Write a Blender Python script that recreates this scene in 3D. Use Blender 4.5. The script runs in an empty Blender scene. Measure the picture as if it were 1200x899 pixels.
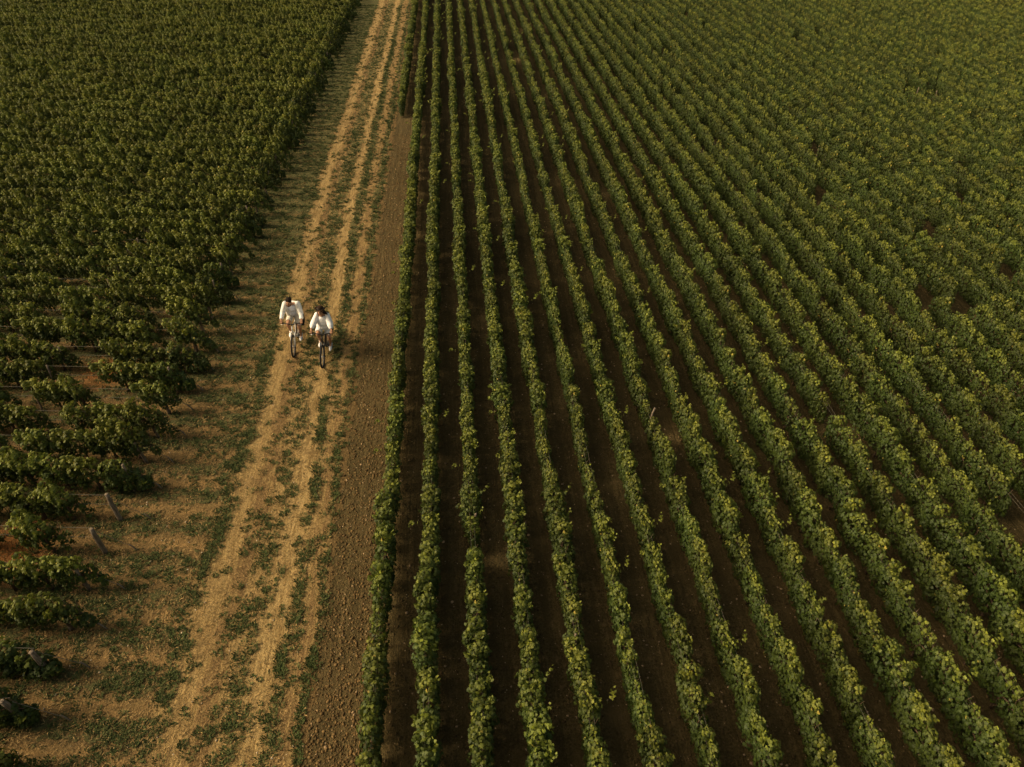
import bpy, bmesh, math, random
import numpy as np
from mathutils import Vector, Matrix, Euler
R = math.radians
random.seed(7)
rng = np.random.default_rng(7)
SC = bpy.context.scene
C = SC.collection

# ------------------------------------------------------------------ camera, sky, sun, exposure
CAM_H = 13.3
PITCH, YAW = R(38.61), R(4.51)
cd = bpy.data.cameras.new('camera'); cam = bpy.data.objects.new('camera', cd); C.objects.link(cam)
cd.sensor_width = 36.0; cd.lens = 24.96; cd.clip_start = 0.1; cd.clip_end = 2000
cam.location = (0, 0, CAM_H); cam.rotation_euler = (R(90) - PITCH, 0, -YAW)
SC.camera = cam

SUN_EL, SUN_AZ = R(35), R(-87)          # azimuth clockwise from +Y: the sun is low on the left
w = bpy.data.worlds.new('World'); SC.world = w; w.use_nodes = True
nt = w.node_tree; bg = nt.nodes['Background']
sky = nt.nodes.new('ShaderNodeTexSky'); sky.sky_type = 'NISHITA'; sky.sun_disc = False
sky.sun_elevation = SUN_EL; sky.sun_rotation = SUN_AZ
sky.air_density = 1.0; sky.dust_density = 6.0; sky.ozone_density = 0.3
tint = nt.nodes.new('ShaderNodeMix'); tint.data_type = 'RGBA'; tint.blend_type = 'MULTIPLY'
tint.inputs['Factor'].default_value = 1.0
nt.links.new(sky.outputs[0], tint.inputs[6]); tint.inputs[7].default_value = (1.0, 0.85, 0.57, 1)
nt.links.new(tint.outputs[2], bg.inputs[0]); bg.inputs[1].default_value = 0.10
sd = bpy.data.lights.new('sun', 'SUN'); sun = bpy.data.objects.new('sun', sd); C.objects.link(sun)
sd.energy = 2.0; sd.angle = R(20); sd.color = (1.0, 0.85, 0.62)
to_sun = Vector((math.sin(SUN_AZ) * math.cos(SUN_EL), math.cos(SUN_AZ) * math.cos(SUN_EL), math.sin(SUN_EL)))
sun.rotation_euler = (-to_sun).to_track_quat('-Z', 'Y').to_euler()
vs = SC.view_settings; vs.view_transform = 'Standard'; vs.look = 'None'; vs.gamma = 1.0; vs.exposure = 0.72
try: vs.use_curve_mapping = False
except Exception: pass
SC.cycles.max_bounces = 5; SC.cycles.diffuse_bounces = 2; SC.cycles.transmission_bounces = 2
SC.cycles.use_denoising = True

# frame test used only to choose which vines show largest
FW = Vector((math.sin(YAW) * math.cos(PITCH), math.cos(YAW) * math.cos(PITCH), -math.sin(PITCH)))
RT = Vector((math.cos(YAW), -math.sin(YAW), 0)); DN = FW.cross(RT)
def proj(x, y, z):
    q = Vector((x, y, z - CAM_H)); d = q.dot(FW)
    return 600 + 832 * q.dot(RT) / d, 449.5 + 832 * q.dot(DN) / d, d

# ------------------------------------------------------------------ helpers
def tag(o, label=None, cat=None, group=None, kind=None):
    if label: o['label'] = label
    if cat: o['category'] = cat
    if group: o['group'] = group
    if kind: o['kind'] = kind
    return o
def empty(name, loc=(0, 0, 0), rot=(0, 0, 0)):
    o = bpy.data.objects.new(name, None); C.objects.link(o); o.location = loc; o.rotation_euler = rot
    o.empty_display_size = 0.2
    return o
def obj(name, me, mat=None, parent=None, loc=(0, 0, 0)):
    o = bpy.data.objects.new(name, me); C.objects.link(o); o.location = loc
    if mat and not me.materials: me.materials.append(mat)
    if parent: o.parent = parent
    return o
def np_mesh(name, V, tris, smooth=False):
    me = bpy.data.meshes.new(name)
    V = np.asarray(V, np.float32); T = np.asarray(tris, np.int32)
    me.vertices.add(len(V)); me.vertices.foreach_set('co', V.ravel())
    me.loops.add(T.size); me.loops.foreach_set('vertex_index', T.ravel())
    n = len(T); k = T.shape[1]
    me.polygons.add(n); me.polygons.foreach_set('loop_start', np.arange(n, dtype=np.int32) * k)
    if smooth: me.polygons.foreach_set('use_smooth', np.ones(n, bool))
    me.update(calc_edges=True); me.validate()
    return me
class MB:
    """collects tapered tubes, boxes and balls into one mesh"""
    def __init__(s): s.v = []; s.f = []; s.sm = []
    def tube(s, pts, rad, n=10, cap=True, closed=False):
        pts = [Vector(p) for p in pts]; m = len(pts)
        rad = rad if isinstance(rad, (list, tuple)) else [rad] * m
        b = len(s.v); ref = None
        for i, p in enumerate(pts):
            if closed: t = pts[(i + 1) % m] - pts[i - 1]
            else: t = pts[min(i + 1, m - 1)] - pts[max(i - 1, 0)]
            t.normalize()
            if ref is None:
                ref = t.cross(Vector((0, 0, 1)) if abs(t.z) < .9 else Vector((1, 0, 0))).normalized()
            u = (ref - t * ref.dot(t)).normalized(); ref = u; v = t.cross(u)
            for k in range(n):
                a = 2 * math.pi * k / n
                s.v.append(p + (u * math.cos(a) + v * math.sin(a)) * rad[i])
        for i in range(m if closed else m - 1):
            j = (i + 1) % m
            for k in range(n):
                s.f.append((b + i * n + k, b + i * n + (k + 1) % n, b + j * n + (k + 1) % n, b + j * n + k))
        if cap and not closed:
            s.f.append(tuple(b + k for k in reversed(range(n)))); s.f.append(tuple(b + (m - 1) * n + k for k in range(n)))
        return s
    def ball(s, c, r, rot=None, nu=16, nv=10):
        c = Vector(c); r = r if isinstance(r, (list, tuple)) else (r, r, r); M = (rot or Euler((0, 0, 0))).to_matrix()
        b = len(s.v); s.v.append(c + M @ Vector((0, 0, r[2])))
        for i in range(1, nv):
            th = math.pi * i / nv
            for k in range(nu):
                a = 2 * math.pi * k / nu
                s.v.append(c + M @ Vector((r[0] * math.sin(th) * math.cos(a), r[1] * math.sin(th) * math.sin(a), r[2] * math.cos(th))))
        s.v.append(c + M @ Vector((0, 0, -r[2]))); e = len(s.v) - 1
        for k in range(nu):
            s.f.append((b, b + 1 + k, b + 1 + (k + 1) % nu))
            s.f.append((e, e - nu + (k + 1) % nu, e - nu + k))
        for i in range(nv - 2):
            for k in range(nu):
                p = b + 1 + i * nu
                s.f.append((p + k, p + nu + k, p + nu + (k + 1) % nu, p + (k + 1) % nu))
        return s
    def box(s, c, d, rot=None):
        c = Vector(c); M = (rot or Euler((0, 0, 0))).to_matrix(); b = len(s.v)
        for x in (-1, 1):
            for y in (-1, 1):
                for z in (-1, 1): s.v.append(c + M @ Vector((x * d[0] / 2, y * d[1] / 2, z * d[2] / 2)))
        for f in ((0, 1, 3, 2), (4, 6, 7, 5), (0, 4, 5, 1), (2, 3, 7, 6), (0, 2, 6, 4), (1, 5, 7, 3)): s.f.append(tuple(b + i for i in f))
        return s
    def mesh(s, name, smooth=True):
        me = bpy.data.meshes.new(name); me.from_pydata([tuple(v) for v in s.v], [], s.f)
        if smooth: me.polygons.foreach_set('use_smooth', [True] * len(me.polygons))
        me.update(); return me
    def build(s, name, mat, parent=None, smooth=True): return obj(name, s.mesh(name, smooth), mat, parent)
    def skin(s, name, mat, parent=None, voxel=0.010, it=4, bevel=None):
        """union of all the pieces as one continuous surface"""
        me = s.mesh(name + '_raw'); o = bpy.data.objects.new('raw', me); C.objects.link(o)
        m = o.modifiers.new('r', 'REMESH'); m.mode = 'VOXEL'; m.voxel_size = voxel; m.use_smooth_shade = True
        k = o.modifiers.new('s', 'SMOOTH'); k.iterations = it; k.factor = 0.5
        dg = bpy.context.evaluated_depsgraph_get()
        out = bpy.data.meshes.new_from_object(o.evaluated_get(dg)); out.name = name
        bpy.data.objects.remove(o); bpy.data.meshes.remove(me)
        out.materials.clear()
        out.polygons.foreach_set('use_smooth', [True] * len(out.polygons))
        return obj(name, out, mat, parent)

# ------------------------------------------------------------------ materials
def mat(name, col=(.5, .5, .5), rough=.7, spec=.3, metal=0.0):
    m = bpy.data.materials.new(name); m.use_nodes = True; b = m.node_tree.nodes['Principled BSDF']
    b.inputs['Base Color'].default_value = (*col, 1); b.inputs['Roughness'].default_value = rough
    b.inputs['Specular IOR Level'].default_value = spec; b.inputs['Metallic'].default_value = metal
    return m
class NG:
    def __init__(s, m): s.t = m.node_tree; s.b = s.t.nodes['Principled BSDF']; s.out = s.t.nodes['Material Output']
    def n(s, typ, **k):
        o = s.t.nodes.new(typ)
        for a, v in k.items(): setattr(o, a, v)
        return o
    def l(s, a, b): s.t.links.new(a, b)
    def val(s, sock, v):
        if isinstance(v, (int, float)): sock.default_value = v
        elif isinstance(v, tuple): sock.default_value = v if len(v) == 4 or len(sock.default_value) == 3 else (*v, 1)
        else: s.l(v, sock)
    def math(s, op, a, b=0.0, c=None, clamp=False):
        o = s.n('ShaderNodeMath', operation=op, use_clamp=clamp); s.val(o.inputs[0], a); s.val(o.inputs[1], b)
        if c is not None: s.val(o.inputs[2], c)
        return o.outputs[0]
    def mix(s, f, a, b, mode='MIX'):
        o = s.n('ShaderNodeMix', data_type='RGBA', blend_type=mode); s.val(o.inputs[0], f); s.val(o.inputs[6], a); s.val(o.inputs[7], b)
        return o.outputs[2]
    def noise(s, vec, scale, detail=3, rough=.55, out=0):
        o = s.n('ShaderNodeTexNoise'); s.l(vec, o.inputs['Vector']); o.inputs['Scale'].default_value = scale
        o.inputs['Detail'].default_value = detail; o.inputs['Roughness'].default_value = rough; return o.outputs[out]
    def ramp(s, x, a, b, lo=0.0, hi=1.0, smooth=True):
        o = s.n('ShaderNodeMapRange', interpolation_type='SMOOTHSTEP' if smooth else 'LINEAR', clamp=True) if smooth else s.n('ShaderNodeMapRange', clamp=True)
        s.val(o.inputs[0], x); s.val(o.inputs[1], a); s.val(o.inputs[2], b); s.val(o.inputs[3], lo); s.val(o.inputs[4], hi); return o.outputs[0]
    def scale(s, vec, v):
        o = s.n('ShaderNodeVectorMath', operation='MULTIPLY'); s.l(vec, o.inputs[0]); o.inputs[1].default_value = v; return o.outputs[0]
    def bump(s, h, strength, dist):
        o = s.n('ShaderNodeBump'); o.inputs['Strength'].default_value = strength; o.inputs['Distance'].default_value = dist
        s.l(h, o.inputs['Height']); s.l(o.outputs[0], s.b.inputs['Normal'])

# lanes across the track: X, how green, how bright the straw is, how bare and brown (far away the lanes lie as listed, near the camera they drift right)
LANES = [(-9.6, .55, .1, .95), (-8.4, .62, .15, .85), (-6.85, .66, .25, .7), (-6.58, .70, .3, .3), (-6.38, .15, .85, .1), (-6.08, .10, 1.0, .1), (-5.86, .38, .55, .6), (-5.68, .32, .35, .8), (-5.48, .55, .55, .35),
         (-5.05, .52, .65, .2), (-4.88, .12, .95, 0), (-4.66, .06, 1.0, 0), (-4.50, .65, .6, .1), (-4.30, .62, .5, .3), (-4.12, .28, .6, .45), (-3.84, .22, .5, .6), (-3.66, .72, .5, .4), (-3.48, .35, .3, .8)]
LT_ = R(6.4)
def ground_material():
    m = mat('straw_and_earth', rough=.95, spec=.1); g = NG(m)
    P = g.n('ShaderNodeNewGeometry').outputs['Position']
    sx = g.n('ShaderNodeSeparateXYZ'); g.l(P, sx.inputs[0]); X, Y = sx.outputs[0], sx.outputs[1]
    wob = g.math('MULTIPLY', g.math('SUBTRACT', g.noise(g.scale(P, (.5, .22, 0)), 1.0, 4), .5), .8)
    wob2 = g.math('MULTIPLY', g.math('SUBTRACT', g.noise(P, 4.5, 4, .65), .5), .55)
    x = g.math('ADD', g.math('ADD', X, wob), wob2)
    near = g.ramp(Y, 33, 8)
    xi = g.math('SUBTRACT', x, g.math('MULTIPLY', near, g.ramp(x, -3.4, -4.3, .2, .5)))
    cr = g.n('ShaderNodeValToRGB'); e = cr.color_ramp.elements
    e[0].position = 0; e[0].color = (*LANES[0][1:], 1); e[1].position = 1; e[1].color = (*LANES[-1][1:], 1)
    for l_ in LANES[1:-1]:
        k = e.new((l_[0] - LANES[0][0]) / (LANES[-1][0] - LANES[0][0])); k.color = (*l_[1:], 1)
    g.l(g.ramp(xi, LANES[0][0], LANES[-1][0], 0, 1, False), cr.inputs[0])
    sp = g.n('ShaderNodeSeparateColor'); g.l(cr.outputs[0], sp.inputs[0]); LG, LS, LB = sp.outputs[0], sp.outputs[1], sp.outputs[2]
    LS = g.math('MULTIPLY', LS, g.math('SUBTRACT', 1.0, g.math('MULTIPLY', g.math('MULTIPLY', near, g.ramp(x, -4.9, -5.2)), .55)))
    fine = g.noise(P, 24, 5, .7); mid = g.noise(P, 6.5, 4, .65); big = g.noise(P, 1.1, 4, .6)
    along = g.noise(g.scale(P, (9, 1.4, 0)), 1.0, 4, .6); cross = g.noise(g.scale(P, (1.3, 4.6, 0)), 1.0, 4, .65)
    verge = g.ramp(x, -5.9, -6.7)
    stre = g.mix(verge, along, cross)
    straw = g.mix(g.ramp(fine, .32, .68), (.195, .128, .048), (.43, .305, .125))
    straw = g.mix(g.math('MULTIPLY', g.ramp(g.noise(g.scale(P, (16, .6, 0)), 1.0, 3, .6), .44, .60), .55), straw, (.17, .108, .042))
    straw = g.mix(g.math('MULTIPLY', LS, g.ramp(along, .42, .62, .0, .62)), straw, g.mix(g.ramp(fine, .3, .6), (.27, .195, .08), (.49, .365, .165)))
    straw = g.mix(g.math('MULTIPLY', g.ramp(stre, .46, .62), .45), straw, (.48, .32, .13))
    earth = g.mix(g.ramp(fine, .3, .7), (.10, .062, .026), (.25, .155, .068))
    green = g.mix(g.ramp(fine, .32, .7), (.036, .050, .018), (.12, .13, .05))
    em = g.ramp(g.math('ADD', g.math('MULTIPLY', LB, .34), g.math('ADD', g.math('MULTIPLY', stre, .75), g.math('MULTIPLY', mid, .35))), .62, .82)
    em = g.math('MAXIMUM', em, g.math('MULTIPLY', g.ramp(big, .50, .68), .45))
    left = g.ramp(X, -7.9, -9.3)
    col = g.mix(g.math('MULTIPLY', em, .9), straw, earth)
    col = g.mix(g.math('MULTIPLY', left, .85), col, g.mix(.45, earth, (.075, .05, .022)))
    col = g.mix(g.math('MULTIPLY', verge, g.ramp(cross, .40, .60, .65, .1)), col, (.13, .088, .036))
    gk = g.math('ADD', g.math('MULTIPLY', LG, g.ramp(Y, 10, 32, .27, .50)), g.math('ADD', g.math('MULTIPLY', mid, .6), g.math('MULTIPLY', stre, .5)))
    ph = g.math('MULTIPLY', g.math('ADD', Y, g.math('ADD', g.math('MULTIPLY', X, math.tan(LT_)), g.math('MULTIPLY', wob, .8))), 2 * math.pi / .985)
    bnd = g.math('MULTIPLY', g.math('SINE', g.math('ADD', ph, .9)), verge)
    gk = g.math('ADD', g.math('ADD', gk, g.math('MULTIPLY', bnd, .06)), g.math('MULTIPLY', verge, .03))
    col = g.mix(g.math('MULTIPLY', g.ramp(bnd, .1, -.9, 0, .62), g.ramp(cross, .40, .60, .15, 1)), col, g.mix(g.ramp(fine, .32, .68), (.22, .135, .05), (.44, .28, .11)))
    gm = g.ramp(gk, .72, .84)
    col = g.mix(g.math('MULTIPLY', gm, .8), col, green)
    col = g.mix(g.ramp(x, -3.6, -3.2), col, g.mix(fine, (.082, .055, .023), (.18, .12, .048)))
    # rusty fallen leaves lying in patches between the left rows
    v = g.n('ShaderNodeVectorMath', operation='DISTANCE'); g.l(P, v.inputs[0]); v.inputs[1].default_value = (-11.0, 18.2, 0)
    v2 = g.n('ShaderNodeVectorMath', operation='DISTANCE'); g.l(P, v2.inputs[0]); v2.inputs[1].default_value = (-10.7, 11.4, 0)
    rust = g.math('MAXIMUM', g.ramp(g.math('ADD', v.outputs['Value'], g.math('MULTIPLY', mid, 1.2)), 1.7, .9), g.ramp(g.math('ADD', v2.outputs['Value'], g.math('MULTIPLY', mid, 1.4)), 1.9, 1.0))
    col = g.mix(g.math('MULTIPLY', rust, g.ramp(fine, .35, .6)), col, (.30, .11, .028))
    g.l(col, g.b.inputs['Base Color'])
    h = g.math('ADD', g.math('MULTIPLY', fine, .6), g.math('ADD', g.math('MULTIPLY', mid, .7), g.math('ADD', g.math('MULTIPLY', gm, .5), g.math('MULTIPLY', LS, -.3))))
    g.bump(h, 1.0, .09)
    return m
def soil_material():
    m = mat('ploughed_soil', rough=.95, spec=.1); g = NG(m)
    P = g.n('ShaderNodeNewGeometry').outputs['Position']
    fine = g.noise(P, 26, 5, .7); mid = g.noise(P, 7, 4, .6); big = g.noise(P, .5, 3)
    fur = g.noise(g.scale(P, (6, .35, 0)), 1.0, 3, .6)
    c = g.mix(g.ramp(fine, .3, .72), (.044, .033, .013), (.137, .103, .043))
    c = g.mix(g.ramp(mid, .5, .75), c, (.17, .12, .055))
    c = g.mix(g.ramp(fur, .40, .62), c, g.mix(fine, (.040, .030, .012), (.104, .078, .033)))
    c = g.mix(g.math('MULTIPLY', g.ramp(big, .45, .7), .35), c, (.13, .092, .04))
    vo = g.n('ShaderNodeTexVoronoi'); g.l(P, vo.inputs['Vector']); vo.inputs['Scale'].default_value = 9
    peb = g.math('MULTIPLY', g.ramp(vo.outputs['Distance'], .16, .10), g.ramp(g.noise(P, 4, 2), .56, .62))
    c = g.mix(peb, c, (.42, .32, .20))
    g.l(c, g.b.inputs['Base Color'])
    g.bump(g.math('ADD', g.math('MULTIPLY', fine, .5), g.math('ADD', g.math('MULTIPLY', mid, .8), g.math('MULTIPLY', fur, .8))), 1.0, .09)
    return m
def leaf_material():
    m = mat('vine_leaf', rough=.5, spec=.35); g = NG(m); g.b.inputs['Specular IOR Level'].default_value = .25; g.b.inputs['Roughness'].default_value = .58
    a = g.n('ShaderNodeAttribute', attribute_name='leafcol')
    oi = g.n('ShaderNodeObjectInfo')
    k = g.ramp(oi.outputs['Random'], 0, 1, .78, 1.22, False)
    hs = g.n('ShaderNodeHueSaturation'); g.l(a.outputs['Color'], hs.inputs['Color']); g.l(k, hs.inputs['Value'])
    r2 = g.math('FRACT', g.math('MULTIPLY', oi.outputs['Random'], 17.3))
    g.l(g.ramp(r2, 0, 1, .488, .508, False), hs.inputs['Hue'])
    col = hs.outputs[0]
    g.l(col, g.b.inputs['Base Color'])
    tr = g.n('ShaderNodeBsdfTranslucent'); g.l(g.mix(.5, col, (.12, .13, .012)), tr.inputs['Color'])
    mx = g.n('ShaderNodeMixShader'); mx.inputs[0].default_value = .28
    g.l(g.b.outputs[0], mx.inputs[1]); g.l(tr.outputs[0], mx.inputs[2]); g.l(mx.outputs[0], g.out.inputs[0])
    return m
def attr_material(name, attr, rough=.8, transl=0.0):
    m = mat(name, rough=rough, spec=.15); g = NG(m)
    a = g.n('ShaderNodeAttribute', attribute_name=attr); g.l(a.outputs['Color'], g.b.inputs['Base Color'])
    return m
def wood_material(name, a, b, scale=30):
    m = mat(name, rough=.9, spec=.1); g = NG(m); P = g.n('ShaderNodeTexCoord').outputs['Object']
    n = g.noise(g.scale(P, (1, 1, .12)), scale, 4, .6); g.l(g.mix(g.ramp(n, .3, .7), a, b), g.b.inputs['Base Color'])
    g.bump(n, .5, .01); return m
M_ground, M_soil, M_leaf = ground_material(), soil_material(), leaf_material()
M_bark = wood_material('vine_bark', (.045, .028, .018), (.13, .09, .06), 60)
M_post = wood_material('weathered_wood', (.09, .068, .048), (.25, .20, .15), 40)
M_wire = mat('rusty_wire', (.15, .135, .11), .7, .3, .2)
M_grass = attr_material('low_weeds', 'col')
M_clod = attr_material('soil_clods', 'col', .95)

# ------------------------------------------------------------------ ground sheets
def sheet(name, x0, x1, y0, y1, z, m, wob0=0, wob1=0, n=400, seed=1):
    r = random.Random(seed); ph = [(r.uniform(.5, 3.5), r.uniform(0, 6), r.uniform(.3, 1)) for _ in range(7)]
    v, f = [], []
    for i in range(n + 1):
        y = y0 + (y1 - y0) * (i / n) ** 1.5
        d = sum(a * math.sin(y * q * 2 + p) for q, p, a in ph) / 3 + .3 * math.sin(y * 13.1 + 1) + .25 * math.sin(y * 29 + 2)
        v += [(x0 + d * wob0, y, z), (x1 + d * wob1, y, z)]
        if i: k = 2 * i; f.append((k - 2, k - 1, k + 1, k))
    me = bpy.data.meshes.new(name); me.from_pydata(v, [], f); me.update()
    return obj(name, me, m)
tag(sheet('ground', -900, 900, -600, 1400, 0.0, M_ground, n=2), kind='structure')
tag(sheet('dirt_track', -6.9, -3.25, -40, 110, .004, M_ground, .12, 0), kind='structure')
tag(sheet('soil_field', -3.28, 120, -40, 120, .008, M_soil, .09, 0, n=1600, seed=4), kind='structure')

# ------------------------------------------------------------------ vine foliage variants
LEAF = [(0, 0), (.28, -.10), (.52, .14), (.36, .34), (.50, .66), (.22, .62), (0, 1.0), (-.22, .62), (-.50, .66), (-.36, .34), (-.52, .14), (-.28, -.10)]
def leaves_mesh(name, P, N, S, col, r):
    """palmate leaves: P centres, N outward normals, S sizes"""
    n = len(P)
    L = np.array([(x, y - .4, -.16 * (abs(x) * 1.6) ** 2 - .10 * (y - .3) ** 2) for x, y in LEAF] + [(0, -.08, .05)], float)
    N = N / np.linalg.norm(N, axis=1, keepdims=True)
    down = np.tile([0, 0, -1.0], (n, 1)) + r.normal(0, .45, (n, 3))
    t = down - N * (down * N).sum(1, keepdims=True); t /= np.linalg.norm(t, axis=1, keepdims=True)
    b = np.cross(t, N)
    V = P[:, None] + S[:, None, None] * (L[None, :, 0:1] * b[:, None] + L[None, :, 1:2] * t[:, None] + L[None, :, 2:3] * N[:, None])
    k = len(LEAF); T = np.array([(k, i, (i + 1) % k) for i in range(k)])
    T = (T[None] + (np.arange(n) * (k + 1))[:, None, None]).reshape(-1, 3)
    me = np_mesh(name, V.reshape(-1, 3), T)
    ca = me.color_attributes.new('leafcol', 'FLOAT_COLOR', 'POINT')
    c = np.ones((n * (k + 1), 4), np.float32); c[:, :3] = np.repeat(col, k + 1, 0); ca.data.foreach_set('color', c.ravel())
    me.materials.append(M_leaf)
    return me
def foliage(name, seed, kind, shear=0.0):
    r = np.random.default_rng(seed)
    Ps, Ns, Ss, Y = [], [], [], []
    lobes = []
    H, W, LEN, cnt, dome = 1.03, .185, .50, 1350, .24
    if kind == 'wide': W, cnt = .25, 1250
    if kind == 'thin': W, cnt, H, LEN = .13, 600, .92, .42
    if kind == 'tall': H = 1.13
    px = r.uniform(-.08, .08); two = r.random() < .45 and not shear
    if shear: LEN, dome, W, cnt = .47, .20, .15, 1150
    NL = 8 if shear else 10
    for k in range(NL):
        x = -LEN + 2 * LEN * ((k + .5) / NL) + r.normal(0, .03)
        u = (x - px) / LEN
        fall = dome * abs(u) ** 2.2 if not two else dome * (.8 * abs(u) ** 3 + .45 * math.exp(-(x / .10) ** 2))
        top = H - fall + (r.normal(0, .085) if shear else r.normal(0, .055)); wf = 1 - .30 * abs(u) ** 3
        for z in (top - .17, top - .40, top - .60) + (() if shear else (top - .80,)):
            if kind == 'slope': z = z - .03 - .55 * max(0, (x + .25))        # sinks towards +x, the open end of a row
            if z < .21: z = .21 + r.random() * .05
            lobes.append((x, r.normal(0, .03), z + r.normal(0, .03), r.uniform(.075, .105) if shear else r.uniform(.085, .13), W * wf * r.uniform(.75, 1.12) * (.8 if z < .5 else 1), r.uniform(.13, .19)))
    lob = np.array(lobes); tries = 0; n = 0
    while n < cnt and tries < 90000:
        tries += 1
        q = lob[r.integers(len(lob))]
        d = r.normal(size=3); d /= np.linalg.norm(d)
        if d[2] < -.5: continue
        p = q[:3] + d * q[3:6] * r.uniform(.80, 1.12)
        ins = (((p - lob[:, :3]) / lob[:, 3:6]) ** 2).sum(1)
        if (ins < .62).sum() > 0 and r.random() > .08: continue
        nn = d / q[3:6]; nn /= np.linalg.norm(nn)
        nn = nn * .95 + np.array([-.0, 0, .22]) + r.normal(0, .38, 3)
        Ps.append(p); Ns.append(nn); Ss.append(r.uniform(.042, .077))
        Y.append(np.clip((p[2] - (.62 if shear else .78) * H) / (.28 * H), 0, 1) * r.random() ** .7 * (1 if d[2] > .1 else .3)); n += 1  # lighter towards the crown: young leaves, plus toplight put into the leaf colour
    # shoots that stick out of the top and the sides, with small young leaves
    for k in range({'tall': 9, 'wide': 8, 'full': 7, 'thin': 5, 'slope': 6, 'shoot': 15}[kind]):
        x = float(np.clip(r.normal(px, .22), -.45, .45)); base = np.array([x, r.normal(0, W * .5), H - .14 - dome * (abs(x - px) / LEN) ** 2 - (.5 * max(0, x + .25) if kind == 'slope' else 0)])
        dr = np.array([r.normal(0, .35), r.normal(0, .26), 1.0]); ln = r.uniform(.10, .26) * (1.7 if kind == 'shoot' and k < 5 else 1)
        for s in np.linspace(.2, 1, int(6 + ln * 22)):
            p = base + dr * ln * s + np.array([0, 0, -.35 * ln * s * s]) + r.normal(0, .024, 3)
            Ps.append(p); Ns.append(r.normal(0, .8, 3) + [0, 0, .8]); Ss.append(r.uniform(.045, .085) * (1.2 - .4 * s)); Y.append(.5 + .5 * s * r.random())
    Ps = np.array(Ps); Ps[:, 0] -= shear * (Ps[:, 2] - .35)
    Y = np.array(Y)[:, None]; n = len(Y)
    j = r.uniform(.72, 1.28, (n, 1))
    old = np.array([.045, .067, .0120]); new = np.array([.200, .222, .030])  # new: yellow of young leaves with the lit crown painted in
    if shear: old, new = np.array([.054, .078, .0135]), np.array([.235, .25, .033])  # left rows get brighter leaf colours, standing in for light on their tops
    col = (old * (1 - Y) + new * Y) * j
    col[:, 2] *= r.uniform(.7, 1.6, n)
    yel = r.random(n) < .006; col[yel] = [.30, .25, .05]
    return leaves_mesh(name, np.array(Ps), np.array(Ns), np.array(Ss), col, r)
KINDS = ['full', 'wide', 'full', 'tall', 'thin', 'full', 'shoot', 'wide', 'full', 'tall', 'full', 'shoot', 'slope', 'slope']
LKINDS = ['full', 'wide', 'tall', 'full', 'thin', 'shoot', 'full', 'wide']
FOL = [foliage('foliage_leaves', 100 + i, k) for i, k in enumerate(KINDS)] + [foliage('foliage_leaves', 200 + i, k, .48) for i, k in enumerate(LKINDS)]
KINDS = KINDS + LKINDS
WORD = {'full': 'leafy', 'wide': 'bushy', 'tall': 'tall', 'thin': 'thin', 'shoot': 'straggly', 'slope': 'sloping'}
def trunk_mesh(seed):
    r = random.Random(seed); m = MB()
    p = [(0, 0, -.03)]; 
    for i in range(1, 6): p.append((r.uniform(-.03, .03), r.uniform(-.025, .025), i * .09))
    m.tube(p, [.036, .03, .026, .027, .025, .02], 8)
    for s in (-1, 1):
        m.tube([p[-1], (s * .12, 0, .50), (s * .28, r.uniform(-.02, .02), .52), (s * .45, 0, .53)], [.02, .016, .012, .006], 6)
    for k in range(7):
        x = -.4 + k * .13; m.tube([(x, 0, .52), (x + r.uniform(-.04, .04), r.uniform(-.05, .05), .75), (x + r.uniform(-.08, .08), r.uniform(-.08, .08), .95)], [.006, .005, .003], 5)
    me = m.mesh('vine_trunk'); me.materials.append(M_bark); return me
TRUNK = [trunk_mesh(i) for i in range(3)]

# ------------------------------------------------------------------ vine positions
RX0, RSP = -2.01, .972              # right field: rows run along +Y
LY0, LSP, LX, LT = 7.14, .985, -8.54, R(6.4)   # left field: rows run away to the left
right_gaps = [(2, 10.6, .6), (7, 14.3, .6), (4, 7.75, .5), (12, 13.9, .6), (10, 14.9, .5),
              (30, 41.6, 1.8), (31, 41.0, 1.2), (20, 32.7, 1.1), (18, 19.5, .6), (21, 24.5, .9), (24, 27.0, .9)]
left_gaps = [(11, -11.2, .95), (10, -11.2, .55), (9, -9.9, .7), (8, -11.1, .5), (18, -12.0, .7), (4, -10.9, .5), (9, -12.6, .4),
             (7, -11.7, .5), (13, -13.0, .6), (15, -12.8, .6), (12, -14.4, .7)]
class Vn: pass
VINES = []
def add_vine(field, row, x, y, rz, kind=None, s=1.0):
    v = Vn(); v.field, v.row, v.x, v.y = field, row, x, y
    if kind is None:
        if field == 'r': k = random.choices(range(12), [3, 1.0, 3, 1.6, .7, 3, .8, 1.0, 3, 1.6, 3, .8])[0]
        else: k = random.choices(range(14, 22), [2, 2, 1.5, 2, .8, 1.5, 2, 1.5])[0]
    else: k = kind
    v.k = k; v.flip = (kind is None) and field == 'r' and random.random() < .5
    v.rz = rz + (math.pi if v.flip else 0) + random.gauss(0, .05)
    wf = (1.0 if row < 5 else .80 if row < 14 else .62 if row < 25 else .50) if field == 'r' else (1.3 if row < 14 else 1.05)
    vig = 1 + .05 * math.sin(x * .55 + y * .31) + .045 * math.sin(y * .83 - x * .37) + .03 * math.sin(x * 1.7 + y * 1.1)
    s *= .4 + .6 * vig
    zr = random.uniform(.90, 1.08) if field == 'l' or row < 10 else random.uniform(.97, 1.03)
    if field == 'r' and row >= 10: vig = 1 + (vig - 1) * .5
    v.s = (1.06 * s, wf * vig * random.uniform(.88, 1.12), vig * (1.05 if field == 'r' else 1.08) * zr)
    VINES.append(v)
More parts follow.
